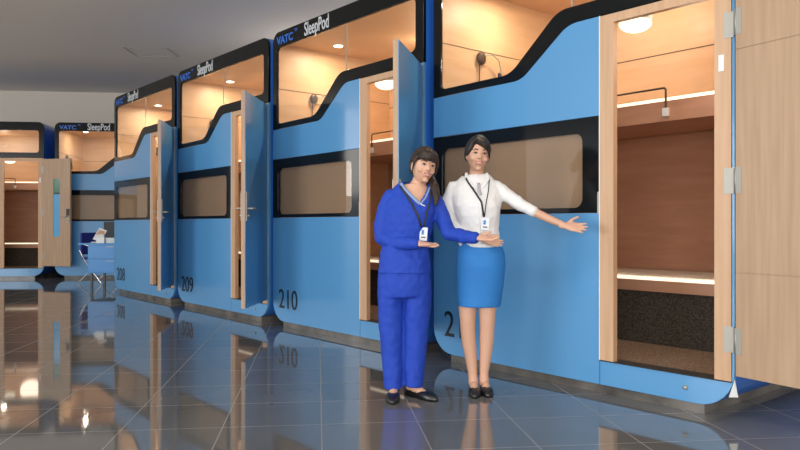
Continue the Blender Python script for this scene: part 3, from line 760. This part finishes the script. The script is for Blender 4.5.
h1, t1 = G(F, 473.6, 4.60), G(F, 475.2, 4.40); h2, t2 = G(F, 484.5, 4.61), G(F, 488.6, 4.42)
foot(bm, h1, t1, .033); foot(bm, h2, t2, .033)
body = link('body', remesh(bm, .0045, 1), M['skin'], t)
face_parts(t, RH, rotR, sR, M['lip_pale'], 1.1, .85)
for c in list(t.children):
    if c.name.split('.')[0] in ('eye', 'eyebrow', 'mouth'): c.parent = body
def bow(par, c, s):
    b = bmesh.new()
    for k in (-1, 1): tube(b, [c, c+Vector((k*.014, -.002, .004)), c+Vector((k*.024, -.002, .0))], [.003, .008, .004], 8)
    ellipsoid(b, c, (.005, .005, .005), None, 8); link('bow', tomesh(b), M['shoe'], par)
for hh, tt in ((h1, t1), (h2, t2)):
    dd = (tt-hh).normalized(); s_ = link('shoe', shoe_mesh(hh-dd*.02, tt+dd*.012, .040), M['shoe'], t)
    bow(s_, hh.lerp(tt, .66) + Vector((0, 0, .042)), 1)
bm = bmesh.new(); hair_cap(bm, RH, rotR, sR, lambda x: .62 - .30*(x+.4) if x > -.4 else .62 - 1.3*(-.4-x), .99, .016, -.35)
T = lambda q: RH + rotR @ (Vector(q)*sR)
for i in range(9):        # swept fringe from the parting to the right temple
    f = i/8
    tube(bm, [T((-.030+f*.02, -.068+f*.01, .100)), T((-.005+f*.03, -.096+f*.012, .080-f*.004)), T((.028+f*.026, -.094+f*.020, .056+f*.004)), T((.056+f*.014, -.074+f*.026, .026-f*.012)), T((.070+f*.006, -.054+f*.022, -.008-f*.02))], [.008, .0105, .010, .008, .003], 8)
for i in range(4):
    f = i/3
    tube(bm, [T((-.032, -.070+f*.02, .098)), T((-.056-f*.004, -.066+f*.02, .072)), T((-.072, -.050+f*.02, .030)), T((-.077, -.038+f*.02, -.012))], [.008, .009, .008, .003], 8)
ellipsoid(bm, T((.0, .105, -.02)), (.042, .035, .042), None, 14)
link('hair', remesh(bm, .0045, 1, .0012, 60, 4.0), M['hair_black'], t)
# shirt
bm = bmesh.new()
loft_h(bm, [F.ring(247, 457.5, 503, .118, .02), F.ring(238, 459, 499.5, .105, .02), F.ring(228, 459, 498, .100, .02), F.ring(216, 456, 500, .112, .01), F.ring(206, 453, 501.5, .117, .01), F.ring(196, 450, 502, .104, .02), F.ring(188, 450.5, 501, .088, .025), F.ring(182, 455, 497, .072, .028), F.ring(177.5, 461, 492, .062, .03), F.ring(174.5, 466, 488, .056, .032)], 36, 2.3)
tube(bm, S1, [.048, .049, .045, .044, .039, .035], 18)
tube(bm, S2, [.046, .045, .041, .035], 18)
sm = remesh(bm, .006, 2, .0065, 15, 1.7); shirt = link('shirt', sm, M['shirt'], t)
# collar
for pts in (((466.5, 173), (466, 178), (471, 184), (477.5, 189)), ((487, 173), (488, 178), (484.5, 184), (479.5, 189))):
    b = bmesh.new(); q = [onfront(F, a, b_, sm, .006) for a, b_ in pts]
    tube(b, q, [(.003, .008), (.003, .014), (.003, .013), (.002, .005)], 8, hint=Vector((0, 1, 0))); link('collar', tomesh(b), M['shirt'], shirt)
strip('button_placket', F, sm, [(478.5, 190), (480.5, 210), (482, 228), (482.5, 244)], .010, .0012, M['shirt'], shirt, .0025)
strip('neck_scarf', F, sm, [(478.5, 183), (479, 189), (480.5, 195)], .010, .003, mat('grey_patterned_scarf', (.42, .40, .44), .8), shirt, .008, 3)
strip('lanyard', F, sm, [(463.5, 174), (468, 182), (475, 192), (481.5, 202), (484, 217)], .0058, .002, M['lanyard'], t, .010)
strip('lanyard', F, sm, [(489.5, 177), (488.5, 190), (486, 204), (484.5, 217)], .003, .002, M['lanyard'], t, .009)
badge(F, sm, 485.3, 224, 7.5, 12)
# skirt
bm = bmesh.new()
loft_h(bm, [F.ring(306, 457.5, 500.5, .108, .02), F.ring(295, 457, 502, .112, .02), F.ring(280, 456, 504, .122, .02), F.ring(265, 455.5, 505.5, .130, .02), F.ring(253, 456.5, 504.5, .124, .02), F.ring(245, 457.5, 501.5, .112, .02), F.ring(240, 459.5, 498.5, .105, .02)], 40, 2.2)
link('skirt', remesh(bm, .007, 2, .0018, 9, 5.5), M['skirt'], t)
